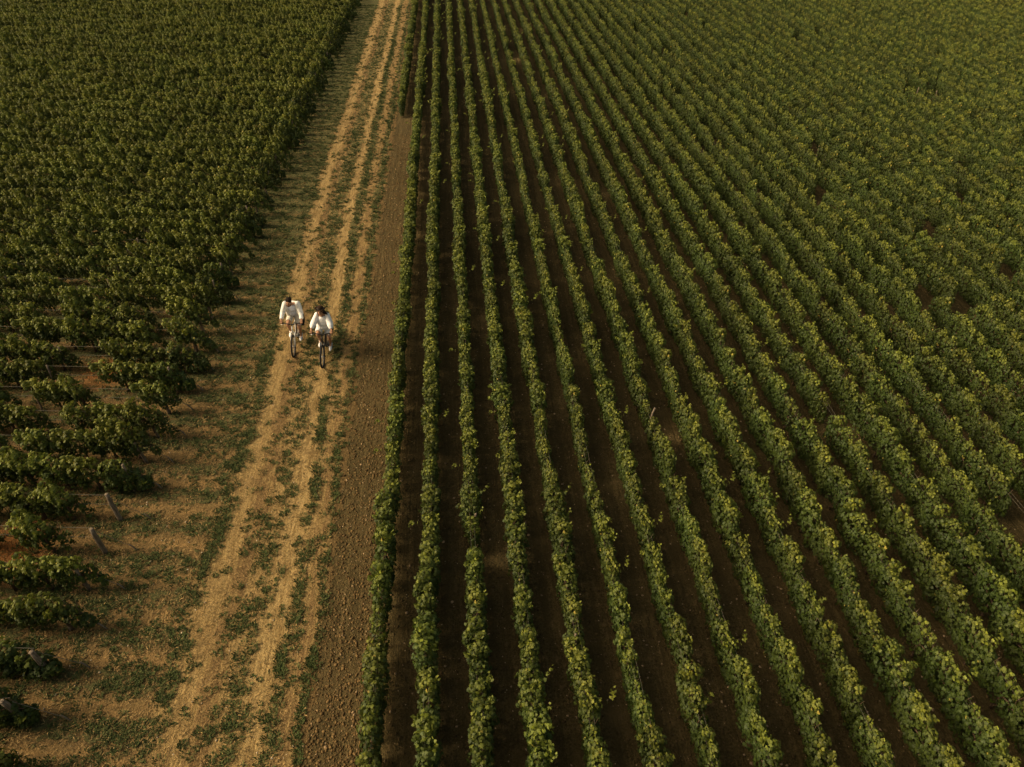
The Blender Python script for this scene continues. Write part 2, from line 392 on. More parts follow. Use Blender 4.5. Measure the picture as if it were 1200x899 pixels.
for k in range(-1, 92):
    X = RX0 + RSP * k; y = (40.6 if k == -1 else -3 + random.random())
    while y < 96:
        y += .96 * random.uniform(.94, 1.06)
        if X > 62 and y < 40: continue
        gap = any(g[0] == k and abs(g[1] - y) < max(.30, g[2] * .5 - .02) for g in right_gaps)
        noise = .004 if k < 12 else (.016 if k < 26 else .01)
        if gap and k < 16: add_vine('r', k, X, y + .24, R(90), 4, .5); continue
        if gap or random.random() < noise: continue
        add_vine('r', k, X + random.gauss(0, .02 if k < 12 else .03), y, R(90))
dl = Vector((-math.cos(LT), math.sin(LT), 0))
for j in range(-6, 92):
    t = {5: 1.1, 4: 1.2, 0: .3, 1: .3, -1: -.2}.get(j, -.12 + random.random() * .22)
    first = True
    while t < (52 if j > 20 else 30):
        x, y = LX + dl.x * t, LY0 + LSP * j + dl.y * t
        gap = any(g[0] == j and abs(g[1] - x) < g[2] * .5 + .25 for g in left_gaps)
        miss = .02 if j < 16 else .010
        if not gap and (first or random.random() > miss):
            if first and j not in (4, 5): add_vine('l', j, x, y, -LT, 12 + (j % 2)) if j % 5 < 2 else add_vine('l', j, x, y, -LT)
            else: add_vine('l', j, x + random.gauss(0, .04), y + random.gauss(0, .04), -LT)
        first = False
        t += (.80 if j < 13 else .90) * random.uniform(.90, 1.1)

# ------------------------------------------------------------------ the 300 vines that show largest are things of their own
def ordinal(n):
    return f"{n}{'th' if 10 <= n % 100 <= 20 else {1: 'st', 2: 'nd', 3: 'rd'}.get(n % 10, 'th')}"
cand = []
for v in VINES:
    if v.y < 2: continue
    px, py, d = proj(v.x, v.y, .65)
    if -8 < px < 1208 and py < 925: cand.append((d, v))
cand.sort(key=lambda c: c[0]); near = [c[1] for c in cand[:300]]; near_ids = {id(v) for v in near}
def make_vine(i, v):
    e = empty('grapevine', (v.x, v.y, 0), (0, 0, v.rz)); e.scale = v.s
    f = obj('foliage', FOL[v.k], None, e); t = obj('trunk', TRUNK[i % 3], None, e)
    return e, f
rows = {}
for v in near: rows.setdefault((v.field, v.row), []).append(v)
SRC = {}
lrows = sorted(r for f, r in rows if f == 'l'); i = 0
for (f, rw), vs_ in sorted(rows.items()):
    vs_.sort(key=lambda v: v.y if f == 'r' else -v.x)
    for n, v in enumerate(vs_):
        e, fo = make_vine(i, v); i += 1
        w_ = WORD[KINDS[v.k]]
        if f == 'r':
            lab = f"{w_} grapevine in the {ordinal(rw + 1)} row right of the track, {ordinal(n + 1)} plant from the bottom"
            grp = 'grapevines in the long rows right of the track'
        else:
            lab = f"{w_} grapevine, {ordinal(n + 1)} from the track in the {ordinal(lrows.index(rw) + 1)} row up from bottom left"
            grp = 'grapevines in the cross rows left of the track'
        tag(e, lab, 'grapevine', grp)
        SRC.setdefault(v.k, fo)
for k in range(22):                                           # every variant has a source among the near vines
    if k not in SRC: print('MISSING VARIANT', k)
ks = sorted(SRC); kmap = {k: ks.index(k if k in SRC else min(ks, key=lambda q: abs(q - k) + (50 if (q > 13) != (k > 13) else 0))) for k in range(22)}
far = [v for v in VINES if id(v) not in near_ids]
print('vines', len(VINES), 'near', len(near), 'far', len(far))

def scatter_object(name, pts, rots, scls, idx, sources, trunk_src):
    me = bpy.data.meshes.new(name); me.vertices.add(len(pts)); me.vertices.foreach_set('co', np.array(pts, np.float32).ravel())
    for an, ty, da, key in (('rot', 'FLOAT_VECTOR', rots, 'vector'), ('scl', 'FLOAT_VECTOR', scls, 'vector'), ('idx', 'INT', idx, 'value')):
        a = me.attributes.new(an, ty, 'POINT'); a.data.foreach_set(key, np.array(da, np.float32 if key == 'vector' else np.int32).ravel())
    o = obj(name, me)
    ng = bpy.data.node_groups.new(name + '_nodes', 'GeometryNodeTree')
    ng.interface.new_socket('Geometry', in_out='INPUT', socket_type='NodeSocketGeometry')
    ng.interface.new_socket('Geometry', in_out='OUTPUT', socket_type='NodeSocketGeometry')
    N, L = ng.nodes, ng.links
    gi, go = N.new('NodeGroupInput'), N.new('NodeGroupOutput')
    join = N.new('GeometryNodeJoinGeometry')
    for s in reversed(sources):                                # the join keeps the order last linked first
        oi = N.new('GeometryNodeObjectInfo'); oi.transform_space = 'ORIGINAL'; oi.inputs['Object'].default_value = s
        oi.inputs['As Instance'].default_value = True; L.new(oi.outputs['Geometry'], join.inputs[0])
    def at(n, ty):
        a = N.new('GeometryNodeInputNamedAttribute'); a.data_type = ty; a.inputs['Name'].default_value = n; return a.outputs[0]
    iop = N.new('GeometryNodeInstanceOnPoints'); L.new(gi.outputs[0], iop.inputs['Points']); L.new(join.outputs[0], iop.inputs['Instance'])
    iop.inputs['Pick Instance'].default_value = True
    L.new(at('idx', 'INT'), iop.inputs['Instance Index']); L.new(at('rot', 'FLOAT_VECTOR'), iop.inputs['Rotation']); L.new(at('scl', 'FLOAT_VECTOR'), iop.inputs['Scale'])
    ot = N.new('GeometryNodeObjectInfo'); ot.transform_space = 'ORIGINAL'; ot.inputs['Object'].default_value = trunk_src; ot.inputs['As Instance'].default_value = True
    io2 = N.new('GeometryNodeInstanceOnPoints'); L.new(gi.outputs[0], io2.inputs['Points']); L.new(ot.outputs[0], io2.inputs['Instance'])
    L.new(at('rot', 'FLOAT_VECTOR'), io2.inputs['Rotation']); L.new(at('scl', 'FLOAT_VECTOR'), io2.inputs['Scale'])
    j2 = N.new('GeometryNodeJoinGeometry'); L.new(iop.outputs[0], j2.inputs[0]); L.new(io2.outputs[0], j2.inputs[0]); L.new(j2.outputs[0], go.inputs[0])
    md = o.modifiers.new('scatter', 'NODES'); md.node_group = ng
    return o
tr_src = [c for c in SRC[ks[0]].parent.children if c.name.startswith('trunk')][0]
vy = scatter_object('vineyard', [(v.x, v.y, 0) for v in far], [(0, 0, v.rz) for v in far], [v.s for v in far], [kmap[v.k] for v in far],
                    [SRC[k] for k in ks], tr_src)
tag(vy, 'green rows of grapevines filling both fields beyond the nearest plants', 'vineyard', kind='stuff')

# ------------------------------------------------------------------ posts, stakes, wires
def post_mesh(h, r, seed, flat=False):
    q = random.Random(seed); m = MB(); n = 6
    m.tube([(q.uniform(-.008, .008), q.uniform(-.008, .008), -.05 + (h + .05) * i / n) for i in range(n + 1)], [r * (1.08 - .16 * i / n) * q.uniform(.95, 1.05) for i in range(n + 1)], 12)
    m.tube([(0, 0, h - .002), (0, 0, h + .008)], [r * .90, r * .75], 12)
    me = m.mesh('post'); me.materials.append(M_post); return me
PEND = [post_mesh(.93, .052, i) for i in range(4)]; PTHIN = [post_mesh(.97, .034, 60 + i) for i in range(2)]; PEND2 = [post_mesh(.80, .038, 40 + i) for i in range(4)]; PROW = [post_mesh(.90, .028, 20 + i) for i in range(4)]
jall = [j for j in range(0, 66)]
for j in range(-1, 66):
    o = obj('trellis_post', PEND[j % 4] if j in (0, 1, 4, 5) else PTHIN[j % 2] if j in (6, 10, 12, 15, 16, 21) else PEND2[j % 4], None, None, (LX, LY0 + LSP * j, 0)); o.rotation_euler = (random.gauss(0, .03), random.gauss(-.07, .04), random.random() * 6)
    n = j + 1
    tag(o, 'grey end post of the lowest vine row left of the track, at the bottom edge' if n == 0 else
        f"weathered grey wooden end post of the {ordinal(n)} trellis row up from the bottom left corner", 'post', 'wooden end posts beside the track')
for (j, cols) in [(j, (1, 2)) for j in range(3, 27)]:
    for c in cols:
        t = 3.58 * c + .1; x, y = LX + dl.x * t, LY0 + LSP * j + dl.y * t
        px, py, d = proj(x, y, .5)
        if px < 0: continue
        o = obj('trellis_post', PROW[(j + c) % 4], None, None, (x, y, 0)); o.rotation_euler = (random.gauss(0, .05), random.gauss(.0, .06), random.random() * 6)
        tag(o, f"thin post in the {ordinal(j + 1)} row up from bottom left, {ordinal(c)} behind its end post", 'post', 'thin posts standing inside the left rows')
rposts = [(2, 10.9), (7, 14.1), (4, 7.6), (30, 41.3), (31, 40.8), (20, 32.6)]
for i, (k, y) in enumerate(rposts):
    o = obj('trellis_post', PROW[i % 4], None, None, (RX0 + RSP * k, y, 0)); o.rotation_euler = (random.gauss(0, .05), random.gauss(.0, .07), 0)
    same = [p for p in rposts if p[0] == k]
    tag(o, f"wooden post in a gap of the {ordinal(k + 1)} row right of the track" + ('' if len(same) == 1 else (', nearer one' if y == min(p[1] for p in same) else ', farther one')), 'post', 'wooden posts standing in gaps of the right rows')
def wire(a, b, r=.0022, sag=.0):
    a, b = Vector(a), Vector(b); m = MB(); n = 8
    m.tube([a.lerp(b, i / n) - Vector((0, 0, sag * math.sin(math.pi * (i % 2)))) for i in range(n + 1)], r, 5, cap=False)
    return m
for j in range(0, 22):
    p = Vector((LX, LY0 + LSP * j, 0))
    for z, nm in ((.52, 'lower'), (.84, 'upper')):
        q = p + dl * 26
        o = wire(p + Vector((0, .04, z)), q + Vector((0, .04, z)), .0042).build('trellis_wire', M_wire)
        tag(o, f"thin {nm} steel wire strung along the {ordinal(j + 1)} trellis row up from the bottom left", 'wire', 'wires of the left trellis rows')
for k in range(0, 16):
    X = RX0 + RSP * k
    for z, dx, nm in ((.86, -.045, 'left'), (.86, .045, 'right')):
        o = wire((X + dx, 4, z), (X + dx, 40, z), .0019).build('trellis_wire', M_wire)
        tag(o, f"{nm} strand of the steel wire pair along the {ordinal(k + 1)} vine row right of the track", 'wire', 'wires of the right trellis rows')
for j in range(0, 16):
    ay = LY0 + LSP * j + random.gauss(0, .05); ax = -7.84 + random.gauss(0, .06)
    m = MB(); m.tube([(0, 0, -.05), (.0, 0, .12), (-.015, 0, .24)], [.016, .016, .014], 8)
    o = m.build('anchor_stake', M_post); o.location = (ax, ay, 0); o.rotation_euler = (0, R(-22), 0)
    tag(o, f"short anchor stake in the grass opposite the {ordinal(j + 1)} end post from the bottom left", 'stake', 'anchor stakes in the grass verge')
    o = wire((ax - .05, ay, .12), (LX + .03, LY0 + LSP * j, .78), .005).build('guy_wire', M_wire)
    tag(o, f"taut guy wire from the {ordinal(j + 1)} end post up from the bottom left to its stake", 'wire', 'guy wires of the left end posts')

# ------------------------------------------------------------------ weeds on the track, clods on the soil
def color_attr(me, col):
    ca = me.color_attributes.new('col', 'FLOAT_COLOR', 'POINT'); c = np.ones((len(col), 4), np.float32); c[:, :3] = col; ca.data.foreach_set('color', c.ravel())
def blades(name, centres, rad, nb, hgt, wid, cols, flat=.8):
    """clumps of narrow blades: one triangle pair per blade"""
    V, T, Cc = [], [], []; r = rng
    n = len(centres); tot = n * nb
    c = np.repeat(np.array(centres), nb, 0); rr = np.repeat(np.array(rad), nb)
    a = r.random(tot) * 2 * np.pi; q = np.sqrt(r.random(tot)) * rr
    base = np.stack([c[:, 0] + np.cos(a) * q, c[:, 1] + np.sin(a) * q, np.full(tot, .006)], 1)
    h = np.repeat(np.array(hgt), nb) * r.uniform(.5, 1.2, tot)
    lean = a + r.normal(0, .8, tot); tip = base + np.stack([np.cos(lean) * h * flat, np.sin(lean) * h * flat, h * r.uniform(.25, 1, tot)], 1)
    mid = (base + tip) / 2 + np.stack([0 * h, 0 * h, h * .22], 1)
    side = np.stack([-np.sin(lean), np.cos(lean), 0 * h], 1) * (wid * r.uniform(.6, 1.4, tot))[:, None]
    V = np.stack([base - side * .6, base + side * .6, mid + side, mid - side, tip], 1).reshape(-1, 3)
    o = np.arange(tot) * 5
    T = np.concatenate([np.stack([o, o + 1, o + 2], 1), np.stack([o, o + 2, o + 3], 1), np.stack([o + 3, o + 2, o + 4], 1)])
    me = np_mesh(name, V, T); col = np.repeat(np.repeat(np.array(cols), nb, 0) * r.uniform(.65, 1.35, (tot, 1)), 5, 0)
    color_attr(me, col); return me
def wv(y, s): return .12 * math.sin(y * .55 + s) + .08 * math.sin(y * 1.7 + 2 * s) + .05 * math.sin(y * 4.1 + s)
pts, rads, hs, cl = [], [], [], []
def tuft(x, y, r, h, c): pts.append((x, y)); rads.append(r); hs.append(h); cl.append(c)
GR = np.array([.046, .062, .018]); GL = np.array([.085, .095, .032])
r_ = random.Random(3)
def line(xf, xn, y0, y1, dens, wid, rad=(.04, .13)):
    y = y0
    while y < y1:
        y += r_.expovariate(dens); s = (min(max((33 - y) / 26, 0), 1)); 
        clump = math.sin(y * 1.9 + xf * 5) + .7 * math.sin(y * 4.7 + xf)
        if clump < -.35 and r_.random() < .8: continue
        x = xf + (xn - xf) * s + wv(y, xf) * .7 + r_.gauss(0, wid)
        q = r_.uniform(*rad); tuft(x, y, q, .03 + q * .35, GR * r_.uniform(.8, 1.2) if r_.random() < .75 else GL)
LX_ = [l_[0] for l_ in LANES]; LG_ = [l_[1] for l_ in LANES]
def lane_green(x, y):
    nr = min(max((33 - y) / 25, 0), 1); nr = nr * nr * (3 - 2 * nr)
    sh = .2 + .3 * min(max((-3.4 - x) / .9, 0), 1)
    return float(np.interp(x - nr * sh, LX_, LG_))
line(-4.39, -3.95, 5, 60, 14, .06); line(-3.62, -3.45, 5, 46, 11, .05); line(-6.5, -5.98, 10, 19, 26, .09, (.05, .14)); line(-6.5, -6.0, 5, 60, 6, .12)
line(-5.35, -4.75, 6, 40, 12, .15)
n_ = 0
while n_ < 19000:
    y = 4.5 + 68 * r_.random() ** 1.5; x = r_.uniform(-9.3, -3.35); v_ = x < -6.3
    lg = lane_green(x + wv(y, 1.0) * .5, y)
    if v_: nz = .55 * math.sin((y + x * math.tan(LT_)) * 2 * math.pi / .985 + .9) + .7 * math.sin(x * 2.3 + y * .7) + .8 * (math.sin(x * 1.3 + y * 5.2 + 1.3 * math.sin(y * .9 + x)) + .8 * math.sin(y * 9.7 + x * 2.1 + 1.7 * math.sin(x * 2.9)) + .6 * math.sin(x * 7 + y))
    else: nz = math.sin(y * 2.3 + x * 6.0 + 1.5 * math.sin(x * 9)) + .9 * math.sin(y * 6.1 - x * 8 + math.sin(y)) + .5 * math.sin(x * 21 + y * 3)
    p_ = (lg - .12) * 1.0 + .22 * nz - .12 + (.12 if y > 24 else 0) - (.16 if v_ and y < 18 else 0)
    n_ += 1
    if r_.random() > p_ * 1.7: continue
    q = r_.uniform(.035, .11); tuft(x, y, q, .025 + q * .35, (GR if r_.random() < .7 else GL) * r_.uniform(.8, 1.3))
for _ in range(2500):                                         # weeds between the left rows
    y = 5 + 32 * r_.random(); x = -8.8 - 9 * r_.random(); q = r_.uniform(.04, .14); tuft(x, y, q, .03 + q * .4, GR * r_.uniform(.8, 1.3))
print('tufts', len(pts)); me = blades('grass', pts, rads, 30, hs, .0085, cl); me.materials.append(M_grass)
tag(obj('grass', me), 'low dark green weed tufts growing along the track', 'grass', kind='stuff')
pts, rads, hs, cl = [], [], [], []
for _ in range(5500):
    y = 4 + 40 * r_.random() ** 1.5; x = r_.uniform(-9.2, -3.5) if r_.random() < .85 else r_.uniform(-14, -9)
    tuft(x, y, r_.uniform(.08, .25), r_.uniform(.03, .06), np.array([.30, .20, .08]) * r_.uniform(.6, 1.15))
me = blades('dry_grass', pts, rads, 9, hs, .006, cl, flat=1.6); me.materials.append(M_grass)
tag(obj('dry_grass', me), 'dry straw coloured grass lying on the track and its verge', 'grass', kind='stuff')

def clods(name, P, S, col):
    bm = bmesh.new(); bmesh.ops.create_icosphere(bm, subdivisions=1, radius=1)
    B = np.array([v.co[:] for v in bm.verts]); F = np.array([[v.index for v in f.verts] for f in bm.faces]); bm.free()
    n = len(P); J = rng.uniform(.65, 1.3, (n, len(B), 1))
    sc = np.stack([S * rng.uniform(.7, 1.4, n), S * rng.uniform(.7, 1.4, n), S * rng.uniform(.45, .9, n)], 1)
    a = rng.random(n) * 6.28; ca, sa = np.cos(a)[:, None], np.sin(a)[:, None]
    Q = B[None] * J * sc[:, None]
    x = Q[..., 0] * ca - Q[..., 1] * sa; y = Q[..., 0] * sa + Q[..., 1] * ca
    V = np.stack([x, y, Q[..., 2]], -1) + np.array(P)[:, None]
    T = (F[None] + (np.arange(n) * len(B))[:, None, None]).reshape(-1, 3)
    me = np_mesh(name, V.reshape(-1, 3), T); color_attr(me, np.repeat(col, len(B), 0)); me.materials.append(M_clod); return me
P, S, cc = [], [], []
for _ in range(16000):
    y = 4.5 + 34 * r_.random() ** 1.7; x = -3.3 + 1.1 * r_.random() + r_.gauss(0, .06); s = .006 + .026 * r_.random() ** 3
    P.append((x, y, .008 + s * .2)); S.append(s); t = r_.random()
    cc.append(np.array([.115, .074, .030]) * r_.uniform(.6, 1.5) if t < .95 else np.array([.32, .22, .12]) * r_.uniform(.7, 1.2))
for _ in range(22000):
    y = 4.5 + 24 * r_.random() ** 1.5; x = -2.2 + 16 * r_.random(); s = .008 + .024 * r_.random() ** 2.5
    P.append((x, y, .008 + s * .2)); S.append(s)
    cc.append(np.array([.085, .060, .027]) * r_.uniform(.6, 1.5) if r_.random() < .9 else np.array([.36, .26, .16]) * r_.uniform(.7, 1.2))
for _ in range(900):
    y = 4.5 + 30 * r_.random() ** 1.5; x = -8.5 + 5 * r_.random(); s = .008 + .018 * r_.random() ** 3
    P.append((x, y, .004 + s * .2)); S.append(s); cc.append(np.array([.42, .33, .22]) * r_.uniform(.6, 1.4))
tag(obj('gravel', clods('gravel', P, np.array(S), np.array(cc))), 'small clods and stones strewn over the bare brown soil', 'gravel', kind='stuff')

# ------------------------------------------------------------------ bicycles
M_black = mat('black_paint', (.012, .012, .013), .4, .5); M_white = mat('white_paint', (.75, .74, .70), .35, .5)
M_rubber = mat('tyre_rubber', (.022, .021, .02), .85, .2); M_tan = mat('dusty_rubber', (.10, .075, .05), .9, .1)
M_alu = mat('brushed_metal', (.5, .5, .5), .35, .5, .9); M_rim = mat('dark_rim', (.05, .05, .05), .4, .5, .4)
M_strap = mat('black_canvas', (.013, .012, .012), .85, .2)
def ring(R0, z, y, n=40): return [(0, y + R0 * math.cos(2 * math.pi * i / n), z + R0 * math.sin(2 * math.pi * i / n)) for i in range(n)]
def bicycle(loc, rot, scale, m_frame, m_fork, label):
    t = empty('bicycle', loc, rot); t.scale = (scale,) * 3; tag(t, label, 'bicycle', 'bicycles ridden side by side')
    fw, rw = (0, -.62, .345), (0, .45, .345); bb = (0, 0, .29); st = (0, .17, .80); ht, hb = (0, -.385, .90), (0, -.43, .76)
    f = MB(); f.tube([hb, bb], .022, 12); f.tube([ht, (0, .145, .73)], .018, 12); f.tube([bb, st], .017, 12); f.tube([ht, hb], .024, 12)
    for s in (-1, 1):
        f.tube([(s * .02, 0, .29), (s * .062, .45, .345)], .010, 8); f.tube([(s * .018, .16, .74), (s * .062, .45, .345)], .008, 8)
    f.tube([(-.045, 0, .29), (.045, 0, .29)], .026, 12)
    fr = f.build('frame', m_frame, t)
    k = MB(); k.tube([(0, -.425, .775), (0, -.44, .735)], .020, 10); k.tube([(-.055, -.44, .735), (.055, -.44, .735)], .016, 8)
    for s in (-1, 1): k.tube([(s * .055, -.44, .735), (s * .058, -.50, .60), (s * .058, -.62, .345)], [.016, .014, .010], 8)
    k.build('fork', m_fork, t)
    for (y, z) in ((fw[1], fw[2]), (rw[1], rw[2])):
        h = MB(); h.tube([(-.05, y, z), (.05, y, z)], .016, 10)
        for i in range(18):
            a = 2 * math.pi * i / 18; s = -1 if i % 2 else 1
            h.tube([(s * .022, y + .02 * math.cos(a), z + .02 * math.sin(a)), (0, y + .305 * math.cos(a + .12), z + .305 * math.sin(a + .12))], .0013, 4, cap=False)
        wh = h.build('wheel', M_alu, t)
        MB().tube(ring(.320, z, y, 56), .028, 10, closed=True).build('tyre', M_rubber, wh)
        MB().tube(ring(.298, z, y, 56), .010, 8, closed=True).build('rim', M_rim, wh)
    s_ = MB(); s_.tube([(0, .16, .78), (0, .205, .94)], .013, 10).build('seat_post', M_alu, t)
    sd_ = MB(); sd_.ball((0, .29, .965), (.078, .085, .028)); sd_.ball((0, .16, .965), (.03, .14, .022)); sd_.skin('saddle', M_black, t, .008, 3)
    h = MB(); h.tube([(0, -.385, .90), (0, -.39, .99), (0, -.46, 1.02)], .016, 10)
    h.tube([(-.33, -.40, 1.045), (-.20, -.44, 1.045), (-.06, -.465, 1.025), (.06, -.465, 1.025), (.20, -.44, 1.045), (.33, -.40, 1.045)], .017, 10)
    hbar = h.build('handlebar', M_black, t)
    for s in (-1, 1):
        MB().tube([(s * .335, -.398, 1.045), (s * .215, -.437, 1.045)], .021, 10).build('grip', M_rubber, hbar)
        MB().tube([(s * .20, -.45, 1.04), (s * .22, -.49, 1.03), (s * .30, -.475, 1.02)], .006, 6).build('brake_lever', M_alu, hbar)
    MB().tube([(.06, -.46, 1.03), (.10, -.56, .95), (.02, -.52, .80), (.0, -.47, .74)], .004, 5).build('brake_cable', M_black, hbar)
    c = MB(); c.tube([(-.05 + 0, .095 * math.cos(a * math.pi / 16), .29 + .095 * math.sin(a * math.pi / 16)) for a in range(32)], .006, 6, closed=True)
    for i in range(5):
        a = i * 2 * math.pi / 5; c.tube([(-.05, 0, .29), (-.05, .092 * math.cos(a), .29 + .092 * math.sin(a))], .006, 5)
    ca, cb = (-.07, -.115, .42), (.07, .115, .16)
    c.tube([(-.06, 0, .29), ca], .011, 8); c.tube([(.055, 0, .29), cb], .011, 8); cr = c.build('crank', M_alu, t)
    for (x, y, z) in ((-.125, -.115, .42), (.125, .115, .16)):
        MB().box((x, y, z), (.09, .08, .018)).tube([(x * .6, y, z), (x, y, z)], .007, 6).build('pedal', M_black, cr, False)
    MB().tube([(-.05, -.095, .29), (-.05, 0, .195), (-.05, .45, .305), (-.05, .485, .345), (-.05, .45, .385), (-.05, 0, .385)], .005, 5, closed=True).build('chain', M_black, t)
    g = MB()
    for a0 in range(13): pass
    g.tube([(-.0, .45 + .37 * math.cos(R(a)), .345 + .37 * math.sin(R(a))) for a in range(20, 150, 10)], .012, 8).build('rear_mudguard', M_black, t)
    rk = MB()
    for s in (-1, 1): rk.tube([(s * .065, .20, .74), (s * .07, .72, .76), (s * .065, .46, .36)], .006, 6)
    for y in (.34, .5, .66): rk.tube([(-.07, y, .75), (.07, y, .75)], .005, 6)
    rk.build('luggage_rack', M_black, t)
    return t
def place(loc, lean, heading=0.0): return loc, (0, lean, heading)
BS = 1.05
LEAN = R(4.0)
man_loc, man_rot = place((-5.44, 18.54 + .62 * BS, .004), LEAN, R(2)); wom_loc, wom_rot = place((-4.43, 17.92 + .62 * BS, .004), LEAN, R(-1))
bicycle(man_loc, man_rot, BS, M_white, M_white, 'white framed bicycle with black tyres ridden by the man on the left')
bicycle(wom_loc, wom_rot, BS, M_black, M_black, 'black bicycle with slim tyres ridden by the woman in the hat')

# ------------------------------------------------------------------ people
M_skin = mat('tanned_skin', (.40, .205, .115), .55, .3); g = NG(M_skin)
P_ = g.n('ShaderNodeTexCoord').outputs['Object']; g.l(g.mix(g.noise(P_, 14, 3), (.36, .18, .10), (.46, .25, .145)), g.b.inputs['Base Color'])
def cloth(name, a, b):
    m = mat(name, a, .9, .15); g = NG(m); P = g.n('ShaderNodeTexCoord').outputs['Object']
    n = g.noise(P, 9, 4, .6); g.l(g.mix(g.ramp(n, .35, .65), a, b), g.b.inputs['Base Color'])
    g.bump(g.math('ADD', n, g.math('MULTIPLY', g.noise(g.scale(P, (3, 3, 1)), 8, 3), .7)), .7, .03); return m
M_shirt = cloth('cream_cotton', (.88, .86, .82), (.80, .79, .75)); M_tee = cloth('pale_blue_cotton', (.70, .73, .82), (.64, .67, .78))
M_blouse = cloth('white_cotton', (.89, .87, .87), (.81, .80, .80)); M_short = cloth('beige_cotton', (.70, .64, .54), (.62, .57, .48))
M_shoe = mat('white_canvas', (.88, .88, .89), .7, .3); M_sole = mat('white_rubber', (.6, .58, .54), .7, .3)
M_hair = mat('dark_hair', (.012, .007, .004), .7, .15); M_hat = cloth('brown_felt', (.040, .022, .012), (.022, .012, .007))
M_eye = mat('eye', (.02, .015, .012), .2, .5); M_lip = mat('lip', (.36, .13, .10), .5, .3)
def hand(m, wrist, grip, side):
    """palm, four fingers of unequal length wrapped round the grip, thumb closing from the inner side"""
    w_, gp = Vector(wrist), Vector(grip)
    knk = gp + Vector((0, -.012, .032))
    for d in (-.026, 0, .026): m.tube([w_ + Vector((d * .55, 0, 0)), knk + Vector((d, .028, .004))], [.017, .015], 8)
    for i, ln in enumerate((.88, 1.0, .95, .76)):
        x = side * (.030 - i * .0205) * -1
        b = knk + Vector((x, .012, 0))
        m.tube([b, b + Vector((0, -.032 * ln, -.006)), b + Vector((0, -.040 * ln, -.034 * ln)), b + Vector((0, -.014, -.056 * ln))], [.0098, .0094, .0088, .0074], 7)
    b = w_.lerp(knk, .45) + Vector((-side * .022, 0, -.004))
    m.tube([b, b + Vector((-side * .024, -.018, -.016)), gp + Vector((-side * .040, .012, -.010)), gp + Vector((-side * .036, -.018, -.028))], [.013, .012, .010, .008], 7)
def shoe(parent, ank, toe_dir, name='shoe'):
    a = Vector(ank); d = Vector(toe_dir).normalized(); m = MB()
    heel = a + Vector((0, .035, -.055)); toe = heel + d * .25
    m.tube([a + Vector((0, 0, .025)), a + Vector((0, .005, -.03))], [.046, .05], 12)
    m.tube([heel, heel.lerp(toe, .35), heel.lerp(toe, .7), toe], [.040, .043, .046, .028], 12)
    m.ball(heel.lerp(toe, .72) + Vector((0, 0, -.004)), (.050, .075, .034)); m.ball(toe, (.034, .04, .026))
    sh = m.skin(name, M_shoe, parent, .009, 3)
    s = MB(); up = Vector((0, 0, -.030)); s.tube([heel + up, heel.lerp(toe, .5) + up, toe + up], [.026, .03, .022], 8); 
    o = s.build('sole', M_sole, sh)
def head(m, c, yaw, pitch, sc=1.0):
    E = Euler((pitch, 0, yaw)); Mx = E.to_matrix(); c = Vector(c)
    q = lambda x, y, z: c + Mx @ Vector((x, y, z)) * sc
    m.ball(q(0, .015, .03), [.076 * sc, .098 * sc, .088 * sc], E); m.ball(q(0, -.022, -.030), [.060 * sc, .070 * sc, .072 * sc], E)
    m.ball(q(0, -.060, -.085), [.028 * sc, .024 * sc, .024 * sc], E)
    m.tube([q(0, -.088, .020), q(0, -.108, -.018), q(0, -.092, -.030)], [.009 * sc, .015 * sc, .012 * sc], 8)
    m.ball(q(0, -.082, .030), [.052 * sc, .018 * sc, .012 * sc], E)
    for s in (-1, 1):
        m.ball(q(s * .078, .01, -.005), [.010 * sc, .020 * sc, .032 * sc], E); m.ball(q(s * .040, -.062, -.022), [.022 * sc, .018 * sc, .02 * sc], E)
    m.ball(q(0, -.086, -.056), [.024 * sc, .012 * sc, .012 * sc], E)
    return q, E
def face(parent, q, E, sc=1.0):
    for s in (-1, 1):
        MB().ball(q(s * .030, -.083, .006), [.012 * sc, .007 * sc, .006 * sc], E).build('eye', M_eye, parent)
        MB().tube([q(s * .014, -.098, .030), q(s * .034, -.098, .034), q(s * .052, -.082, .028)], .0045, 6).build('eyebrow', M_hair, parent)
    MB().tube([q(-.022, -.096, -.054), q(0, -.101, -.052), q(.022, -.096, -.054)], .0055, 6).build('lips', M_lip, parent)
